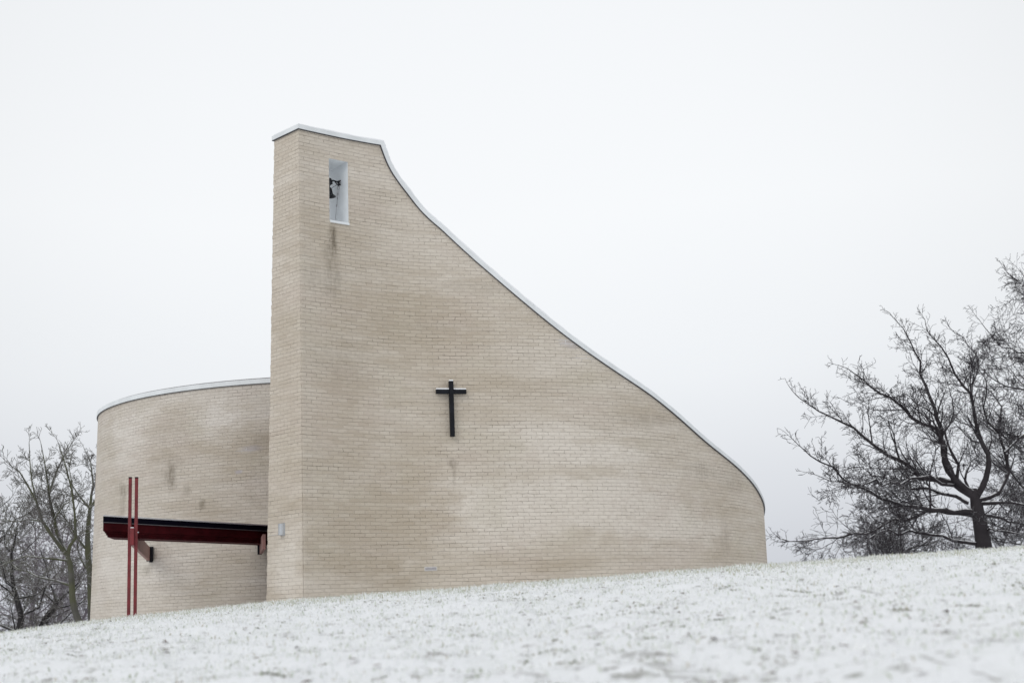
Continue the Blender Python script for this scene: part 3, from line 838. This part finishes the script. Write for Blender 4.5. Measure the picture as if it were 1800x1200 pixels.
g1 = blade_mesh('grass', 150000, 6, 23.8, .008, .055, .010, M_FROST, 1.2, 21, .6); tag(g1, 'frosted grass blades poking through the snow', 'grass', kind='stuff')
g2 = blade_mesh('grass_tufts', 26000, 6, 23, .006, .024, .012, M_BARE, 2.2, 22, .85, 900); tag(g2, 'dark clumps of bare grass showing through thin snow', 'grass', kind='stuff')
M_FRINGE = grass_mat('pale_fringe_grass', [(0, (.80, .81, .80)), (.5, (.60, .62, .54)), (.75, (.40, .43, .31)), (.9, (.46, .42, .30))])
g3 = blade_mesh('grass', 26000, 19.2, 22.6, .02, .085, .008, M_FRINGE, .9, 29, 1); tag(g3, 'longer yellowish green grass fringe along the brow of the slope', 'grass', kind='stuff')
# wind-blown leaves lying on the snow
def leaves(n):
    r = np.random.default_rng(3); Y = 6.5 + 16 * r.random(n) ** 1.2; X = (r.random(n) * 2 - 1) * Y * .38
    Z = fz(X, Y) + .018
    mb = MB()
    for x_, y_, z_ in zip(X, Y, Z):
        a = random.uniform(0, math.tau); L_ = random.uniform(.018, .045); w = L_ * random.uniform(.4, .65)
        ca, sa = math.cos(a), math.sin(a); up = random.uniform(.0, .03)
        pts_ = [(-1, 0, 0), (-.4, -.8, .3), (.4, -.7, .5), (1, 0, .2), (.4, .7, .6), (-.4, .8, .3)]
        mb.quad([(x_ + (p[0] * L_ * ca - p[1] * w * sa), y_ + (p[0] * L_ * sa + p[1] * w * ca), z_ + p[2] * up * random.uniform(.6, 1.2)) for p in pts_])
    return mb.build('fallen_leaves', grass_mat('brown_leaf', [(0, (.10, .055, .035)), (.35, (.16, .10, .07)), (.6, (.07, .045, .035)), (.8, (.2, .15, .12))]), merge=False)
tag(leaves(420), 'brown fallen leaves scattered over the snowy slope', 'leaves', kind='stuff')

# ------------------------------------------------------------------ trees
def bark(name, col, moss=None, snow=.5):
    mt, t, b = newmat(name)
    co = t.nodes.new('ShaderNodeTexCoord'); ge = t.nodes.new('ShaderNodeNewGeometry')
    n = N(t, 'ShaderNodeTexNoise', Scale=3.0, Detail=6.0); t.links.new(co.outputs['Object'], n.inputs['Vector'])
    n2 = N(t, 'ShaderNodeTexNoise', Scale=1.1, Detail=3.0); t.links.new(co.outputs['Object'], n2.inputs['Vector'])
    c = mixc(t, n.outputs[0], tuple(q * .5 for q in col), tuple(q * 1.7 for q in col))
    if moss: c = mixc(t, smoothm(t, n2.outputs[0], .38, .6, 0, .8), c, moss)
    sp = t.nodes.new('ShaderNodeSeparateXYZ'); t.links.new(ge.outputs['Normal'], sp.inputs[0])
    n3_ = N(t, 'ShaderNodeTexNoise', Scale=5.0, Detail=3.0); t.links.new(co.outputs['Object'], n3_.inputs['Vector'])
    f = mth(t, 'MULTIPLY', smoothm(t, sp.outputs[2], .42, .7), smoothm(t, n3_.outputs[0], .36, .5, 0, snow))
    c = mixc(t, f, c, (.84, .85, .87))
    t.links.new(c, b.inputs['Base Color']); b.inputs['Roughness'].default_value = .9; b.inputs['Specular IOR Level'].default_value = .15
    return mt
M_OAK = bark('dark_oak_bark', (.035, .031, .034), None, .95)
M_OAKT = bark('dark_oak_twigs', (.042, .037, .042), None, .4)
M_MOSS = bark('mossy_bark', (.085, .083, .075), (.10, .105, .06), .5)
M_MOSST = bark('grey_twigs', (.12, .108, .105), (.11, .11, .09), .5)
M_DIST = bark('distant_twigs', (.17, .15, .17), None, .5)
M_DISTD = bark('dark_trunks', (.035, .033, .034), None, .5)

class Tubes:
    def __init__(s): s.g = {}
    def add(s, pts, r, sides):
        k = (len(pts), sides); s.g.setdefault(k, ([], []))
        s.g[k][0].append(pts); s.g[k][1].append(r)
    def build(s, name, mat, parent):
        Vs, Fs, off = [], [], 0
        for (k, n), (P, R) in s.g.items():
            P = np.array(P, float); R = np.array(R, float)
            T = np.empty_like(P); T[:, 1:-1] = P[:, 2:] - P[:, :-2]; T[:, 0] = P[:, 1] - P[:, 0]; T[:, -1] = P[:, -1] - P[:, -2]
            T /= np.linalg.norm(T, axis=2, keepdims=True) + 1e-9
            ref = np.array([.31, .9, .29]); ref /= np.linalg.norm(ref)
            A = np.cross(T, ref); A /= np.linalg.norm(A, axis=2, keepdims=True) + 1e-9
            B = np.cross(T, A)
            ang = np.arange(n) * math.tau / n
            V = P[:, :, None] + (A[:, :, None] * np.cos(ang)[None, None, :, None] + B[:, :, None] * np.sin(ang)[None, None, :, None]) * R[:, :, None, None]
            m_ = len(P)
            idx = np.arange(m_ * k * n).reshape(m_, k, n) + off
            a = idx[:, :-1]; b = idx[:, 1:]
            Fs.append(np.stack([a, np.roll(a, -1, 2), np.roll(b, -1, 2), b], -1).reshape(-1, 4))
            Vs.append(V.reshape(-1, 3)); off += m_ * k * n
        V = np.concatenate(Vs); Fq = np.concatenate(Fs)
        me = bpy.data.meshes.new(name)
        me.vertices.add(len(V)); me.vertices.foreach_set('co', V.astype(np.float32).ravel())
        me.loops.add(Fq.size); me.loops.foreach_set('vertex_index', Fq.astype(np.int32).ravel())
        me.polygons.add(len(Fq)); me.polygons.foreach_set('loop_start', (np.arange(len(Fq)) * 4).astype(np.int32))
        me.polygons.foreach_set('use_smooth', np.ones(len(Fq), bool))
        me.update(calc_edges=True)
        return link(name, me, mat, parent)
def densify(pts, step=.45, wob=.05):
    pts = [np.array(p, float) for p in pts]; o = [pts[0]]
    # catmull-rom
    P = [2 * pts[0] - pts[1]] + pts + [2 * pts[-1] - pts[-2]]
    for i in range(1, len(P) - 2):
        n = max(1, int(np.linalg.norm(P[i + 1] - P[i]) / step))
        for k in range(1, n + 1):
            t = k / n
            q = .5 * ((2 * P[i]) + (-P[i - 1] + P[i + 1]) * t + (2 * P[i - 1] - 5 * P[i] + 4 * P[i + 1] - P[i + 2]) * t * t + (-P[i - 1] + 3 * P[i] - 3 * P[i + 1] + P[i + 2]) * t ** 3)
            o.append(q + rng.normal(0, wob, 3) * (1 if k < n else .3))
    return np.array(o)
def grow(tb, p, d, length, r, lev, cfg):
    """one branch and its children; lev counts down to 0"""
    ns = cfg['seg'][lev]; step = length / ns
    pts = [p]; rad = [r]; d = d / np.linalg.norm(d)
    kids = []
    for i in range(ns):
        d = d + rng.normal(0, cfg['wig'], 3) + np.array([0, 0, cfg['up'] * step])
        d /= np.linalg.norm(d)
        p = p + d * step
        pts.append(p); rad.append(max(cfg['rmin'], r * (1 - .8 * (i + 1) / ns)))
        if lev > 0: kids.append((p, d.copy(), (i + 1) / ns))
    tb.add(pts, rad, 3 if lev < 2 else 4)
    if lev > 0:
        for p_, d_, f in kids:
            for c in range(cfg['kids'][lev]):
                if rng.random() > cfg['prob']: continue
                sd_ = np.cross(d_, rng.normal(0, 1, 3)); sd_ /= np.linalg.norm(sd_) + 1e-9
                a = rng.uniform(.5, 1.15)
                nd = d_ * math.cos(a) + sd_ * math.sin(a)
                grow(tb, p_, nd, length * rng.uniform(.35, .72) * (1.1 - .45 * f), max(cfg['rmin'], r * .45 * (1.1 - .5 * f)), lev - 1, cfg)
def limb(tt_, tc, pts, r0, r1, cfg, start=.15, dens=1.0, lev=2, blen=1.65):
    P = densify(pts, cfg.get('step', .4), cfg.get('lw', .04))
    n = len(P); f = np.linspace(0, 1, n)
    r0 = r0 * .80
    R = r0 + (r1 - r0) * f ** .75
    tt_.add(list(P), list(R), 8)
    side_ = 1
    total = np.linalg.norm(np.diff(P, axis=0), axis=1).sum()
    nb_ = int(total / .25 * dens)
    for k in range(nb_):
        u = start + (1 - start) * (k + rng.random()) / nb_
        i = min(n - 2, int(u * (n - 1))); t = P[min(i + 1, n - 1)] - P[i]; t /= np.linalg.norm(t) + 1e-9
        sd_ = np.cross(t, rng.normal(0, 1, 3)); sd_ /= np.linalg.norm(sd_) + 1e-9
        a = rng.uniform(.5, 1.1)
        d_ = t * math.cos(a) + sd_ * math.sin(a) + np.array([0, 0, cfg.get('lift', .15)])
        L_ = blen * rng.uniform(.45, 1.1) * (1.15 - .75 * u)
        if u < .8 and rng.random() < .28 * cfg.get('big', 1): grow(tc, P[i], d_, L_ * 1.35, max(.014, R[i] * .5), lev + 1, cfg)
        else: grow(tc, P[i], d_, L_, max(.011, R[i] * .4), lev, cfg)
    grow(tc, P[-1], P[-1] - P[-2], blen * .5, r1, lev, cfg)
def px_pts(lst, Y, sway=.0, scale=1.0, ox=0, oy=0):
    """limb traced in the photo; each limb leaves the trunk's plane gradually"""
    o = []
    for k, (a, b_) in enumerate(lst):
        o.append(np.array(at(a / scale + ox, b_ / scale + oy, Y + sway * (k / max(1, len(lst) - 1)) ** 1.2)))
    return o
def tree(name, base, label, mt, mc_, grp, body):
    e = empty(name, base, label, 'tree', grp)
    tt_, tc = Tubes(), Tubes()
    body(tt_, tc)
    tt_.build('trunk', mt, e); tc.build('crown', mc_, e)
    return e
CF_OAK = dict(seg={3: 6, 2: 5, 1: 4, 0: 3}, kids={3: 1, 2: 2, 1: 1}, wig=.17, up=.16, rmin=.0062, prob=.72, step=.3, lw=.05, lift=.2)
YO = 45.0
ZO = float(gz(14.6, YO))
def hero(tt_, tc):
    s, ox, oy = 1.904, 1340, 380
    bt = at(1729, 985, YO); bt.z = ZO - .2
    tt_.add(*(lambda P: (P, [.40, .26, .225, .21, .19, .14, .08]))([np.array(bt)] + px_pts([(1730, 965), (1726, 940), (1722, 915), (1717, 890), (1713, 872), (1712, 858)], YO)), 10)
    def L(pts, sway, r0, r1, **k):
        limb(tt_, tc, px_pts(pts, YO, sway, s, ox, oy), r0, r1, CF_OAK, **k)
    L([(712, 990), (640, 990), (540, 975), (440, 955), (340, 910), (270, 880), (240, 840), (190, 820), (140, 785)], -2.0, .13, .016, start=.2)
    L([(705, 935), (640, 890), (560, 880), (500, 842), (420, 800), (370, 762), (330, 730), (270, 690), (190, 650), (125, 610)], 1.5, .15, .016, start=.22)
    L([(700, 930), (640, 880), (605, 800), (590, 715), (530, 690), (480, 650), (430, 605), (390, 590), (340, 545), (300, 522)], -1.5, .14, .016, start=.4)
    L([(705, 925), (650, 880), (620, 850), (600, 745), (575, 645), (550, 565), (528, 490), (500, 425), (478, 390)], 1.0, .16, .016, start=.3)
    L([(715, 940), (745, 880), (760, 830), (735, 760), (715, 680), (700, 590), (645, 530), (620, 475), (598, 440), (560, 395)], -1.0, .14, .016, start=.3)
    L([(700, 590), (716, 530), (718, 480), (685, 425), (645, 392)], 1.5, .05, .014, start=.1, blen=1.2)
    L([(725, 950), (790, 925), (820, 860), (808, 780), (792, 720), (800, 640), (770, 590)], 1.5, .11, .016, start=.3)
    L([(792, 725), (760, 690), (742, 640), (750, 560)], -1, .05, .014, start=.1, blen=1.2)
    L([(812, 790), (860, 740), (900, 690), (930, 600)], 1, .06, .014, start=.1)
    L([(735, 960), (790, 958), (876, 965), (950, 950)], -1, .09, .02, start=.2)
    L([(710, 1000), (620, 990), (520, 1000), (440, 1012), (380, 1050), (250, 1072), (150, 1085), (70, 1080)], 2.5, .10, .014, start=.2)
    L([(715, 1095), (670, 1090), (600, 1068), (520, 1060), (430, 1050), (360, 1075)], -2, .08, .014, start=.2, dens=1.2)
    L([(640, 900), (600, 900), (560, 870), (500, 875), (430, 890), (380, 880), (330, 900), (200, 875)], -2.5, .07, .013, start=.1, blen=1.2)
    L([(650, 890), (655, 830), (625, 770), (610, 720), (640, 660), (635, 610)], -1.0, .07, .014, start=.2, blen=1.2)
    L([(700, 930), (680, 860), (700, 820), (720, 800), (690, 740)], 1.5, .06, .014, start=.2, blen=1.0)
    L([(690, 960), (600, 930), (540, 910), (460, 900), (400, 870), (300, 840)], 3.0, .08, .013, start=.2, dens=1.1)
    L([(740, 1000), (800, 1010), (876, 1030), (940, 1040)], 2, .07, .014, start=.1)
    L([(740, 1060), (800, 1050), (876, 1060)], -2, .05, .014, start=.1, blen=1.1)
tree('oak_tree', Vector((at(1728, 965, YO).x, YO, ZO)), 'bare dark spreading oak with a short thick trunk and light snow on its limbs', M_OAK, M_OAKT, None, hero)

def auto(px, Y, height, r, nl, cfg, spread=1.0, lean=0.0, first=.25, blen=1.8, dens=1.0, zb=None, lev=2):
    X = ratio(px) * Y; z0 = float(gz(X, Y)) if zb is None else zb
    def body(tt_, tc):
        top_ = np.array([X + lean * height, Y, z0 + height * .92])
        base_ = np.array([X, Y, z0 - .2])
        P = densify([base_, base_ * .65 + top_ * .35 + rng.normal(0, .15, 3) * [1, 1, 0], base_ * .35 + top_ * .65 + rng.normal(0, .25, 3) * [1, 1, 0], top_], .5, .04)
        R = r * (1 - .93 * np.linspace(0, 1, len(P)) ** .9)
        tt_.add(list(P), list(R), 8)
        for k in range(nl):
            f = first + (.97 - first) * (k + .5) / nl
            i = int(f * (len(P) - 1)); a = k * 2.4 + rng.uniform(-.5, .5)
            reach = height * .42 * spread * (1.05 - .75 * f ** 1.5) * rng.uniform(.75, 1.15)
            rise = height * rng.uniform(.12, .30) * (1.1 - .5 * f)
            d_ = np.array([math.cos(a), math.sin(a), 0])
            p0 = P[i]; p1 = p0 + d_ * reach * .35 + [0, 0, rise * .25]; p2 = p0 + d_ * reach * .7 + [0, 0, rise * .6]; p3 = p0 + d_ * reach + [0, 0, rise]
            limb(tt_, tc, [p0, p1 + rng.normal(0, .1, 3), p2 + rng.normal(0, .15, 3), p3], R[i] * .55, .013, cfg, .15, dens, lev, blen)
    return Vector((X, Y, z0)), body
CF_T = dict(seg={3: 4, 2: 5, 1: 4, 0: 3}, kids={3: 2, 2: 2, 1: 1}, wig=.14, up=.2, rmin=.0068, prob=.6, step=.4, lw=.04, lift=.2)
CF_D = dict(seg={3: 4, 2: 5, 1: 4, 0: 2}, kids={3: 2, 2: 2, 1: 1}, big=.5, wig=.15, up=.14, rmin=.0078, prob=.65, step=.5, lw=.05, lift=.1)
b_, f_ = auto(1925, 48, 11.3, .30, 24, CF_OAK, .80, 0, .10, 1.7, 1.0)
tree('tall_tree', b_, 'tall bare tree rising at the right edge above the spreading oak', M_OAK, M_OAKT, None, f_)
b_, f_ = auto(1590, 58, 3.4, .12, 18, CF_D, 2.3, 0, .08, 1.7, 1.3)
tree('thicket_tree', b_, 'low tangled bare thicket tree behind the oak trunk', M_DISTD, M_OAKT, None, f_)
b_, f_ = auto(1830, 60, 5.5, .14, 18, CF_D, 1.3, 0, .08, 1.7, 1.2)
tree('thicket_tree', b_, 'dense bare undergrowth tree at the far right edge behind the oak', M_DISTD, M_OAKT, None, f_)

GL = 'bare trees left of the church'
Y1 = 46.0
def left1(tt_, tc):
    s, ox, oy = 3.16, 0, 740
    bt = np.array(at(139, 1093, Y1)); bt[2] = float(gz(bt[0], Y1)) - .2
    tt_.add([bt] + px_pts([(440, 1115), (415, 1050), (402, 980), (398, 880), (390, 800), (372, 735)], Y1, 0, s, ox, oy), [.15, .115, .105, .10, .095, .09, .07], 8)
    def L(pts, sway, r0, r1, **k): limb(tt_, tc, px_pts(pts, Y1, sway, s, ox, oy), r0, r1, CF_T, **k)
    L([(375, 745), (330, 700), (280, 625), (230, 552), (200, 440), (150, 350), (105, 280), (62, 245)], -1.5, .10, .012, start=.2, blen=1.25)
    L([(375, 740), (345, 690), (315, 620), (300, 540), (280, 430), (265, 350), (245, 230), (232, 130)], 1, .095, .012, start=.25, blen=1.2)
    L([(378, 740), (385, 690), (418, 645), (412, 500), (400, 380), (355, 220), (326, 120)], -.6, .085, .012, start=.25, blen=1.2)
    L([(390, 775), (300, 765), (240, 757), (150, 752), (70, 772), (10, 800)], -2, .05, .012, start=.2, blen=1.2)
    L([(395, 912), (310, 882), (210, 862), (150, 832), (70, 792)], 1.5, .06, .012, start=.15, blen=1.3)
    L([(200, 440), (180, 330), (165, 220), (158, 120)], .8, .04, .011, start=.1, blen=1.1)
    L([(275, 400), (300, 310), (340, 230), (400, 120)], .8, .04, .011, start=.1, blen=1.1)
    L([(300, 545), (350, 470), (400, 440), (450, 400)], .8, .04, .011, start=.1, blen=1.1)
    L([(230, 552), (150, 545), (80, 560), (20, 540)], .8, .035, .011, start=.1, blen=1.1)
    L([(395, 960), (450, 900), (480, 820)], .8, .04, .011, start=.1, blen=1.1)
bt = at(139, 1093, Y1); bt.z = float(gz(bt.x, Y1))
tree('branching_tree', bt, 'mossy bare tree with a curved trunk forking into rising limbs', M_MOSS, M_MOSST, GL, left1)
Y2 = 49.0
def left2(tt_, tc):
    s, ox, oy = 3.16, 0, 740
    bt = np.array(at(163, 1100, Y2)); bt[2] = float(gz(bt[0], Y2)) - .2
    tt_.add([bt] + px_pts([(505, 1020), (500, 850), (488, 740), (486, 640), (500, 480)], Y2, 0, s, ox, oy), [.12, .11, .10, .095, .085, .06], 8)
    def L(pts, sway, r0, r1, **k): limb(tt_, tc, px_pts(pts, Y2, sway, s, ox, oy), r0, r1, CF_T, **k)
    L([(500, 490), (520, 350), (505, 230), (465, 150)], .7, .07, .012, start=.15, blen=1.2)
    L([(500, 480), (540, 420), (600, 330), (640, 200)], .7, .06, .012, start=.15, blen=1.4)
    L([(495, 480), (440, 420), (400, 350), (380, 250)], -.7, .05, .012, start=.15, blen=1.3)
    L([(490, 720), (430, 650), (380, 560), (330, 500), (290, 440)], -1, .05, .012, start=.1, blen=1.4)
    L([(500, 850), (450, 760), (430, 640), (420, 560)], 1.2, .06, .012, start=.1, blen=1.2)
bt = at(163, 1100, Y2); bt.z = float(gz(bt.x, Y2))
tree('branching_tree', bt, 'mossy straight tree close against the left edge of the round wall', M_MOSS, M_MOSST, GL, left2)
Y3 = 52.0
def left3(tt_, tc):
    s, ox, oy = 3.16, 0, 740
    bt = np.array(at(70, 1110, Y3)); bt[2] = float(gz(bt[0], Y3)) - .2
    tt_.add([bt] + px_pts([(235, 1140), (262, 1085), (298, 1040), (318, 1000)], Y3, 0, s, ox, oy), [.19, .16, .13, .12, .08], 8)
    def L(pts, sway, r0, r1, **k): limb(tt_, tc, px_pts(pts, Y3, sway, s, ox, oy), r0, r1, CF_D, **k)
    L([(316, 1005), (300, 950), (270, 890), (250, 790), (220, 700)], .7, .07, .012, blen=1.3)
    L([(316, 1005), (370, 960), (430, 900), (470, 800)], -.7, .07, .012, blen=1.3)
    L([(300, 1040), (360, 1030), (440, 1010), (500, 990)], .7, .05, .012, blen=1.4)
    L([(298, 1000), (240, 950), (180, 900), (110, 860)], .7, .05, .012, blen=1.2)
bt = at(70, 1110, Y3); bt.z = float(gz(bt.x, Y3))
tree('leaning_tree', bt, 'short dark leaning tree with a forked trunk in front of the thicket', M_DISTD, M_DIST, GL, left3)
for px, Y, h, r, nl, sp, lab in ((18, 50, 5.2, .16, 18, 1.1, 'dark twiggy tree at the left edge of the photo'),
                                 (-70, 52, 7.0, .2, 20, 1.1, 'bare tree just beyond the left edge reaching its twigs in'),
                                 (48, 60, 6.3, .15, 18, 1.2, 'pale grey twiggy tree far behind the leaning dark tree'),
                                 (108, 62, 6.8, .15, 18, 1.2, 'pale grey twiggy tree far behind the mossy forking tree'),
                                 (150, 58, 4.0, .12, 14, 1.3, 'low tangled tree at the foot of the round wall')):
    b_, f_ = auto(px, Y, h, r, nl, CF_D, sp, .03, .10, 1.5, .62)
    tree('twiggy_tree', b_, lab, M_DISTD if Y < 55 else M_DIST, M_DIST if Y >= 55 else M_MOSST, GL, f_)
print('OPENING', OS0, OS1, OZ0, OZ1, 'L', (Bpt - Apt).length, YB, 'DR', DR, 'end', send, 'sil', max(proj((p[0], p[1], 2.5))[0] for p in plan))
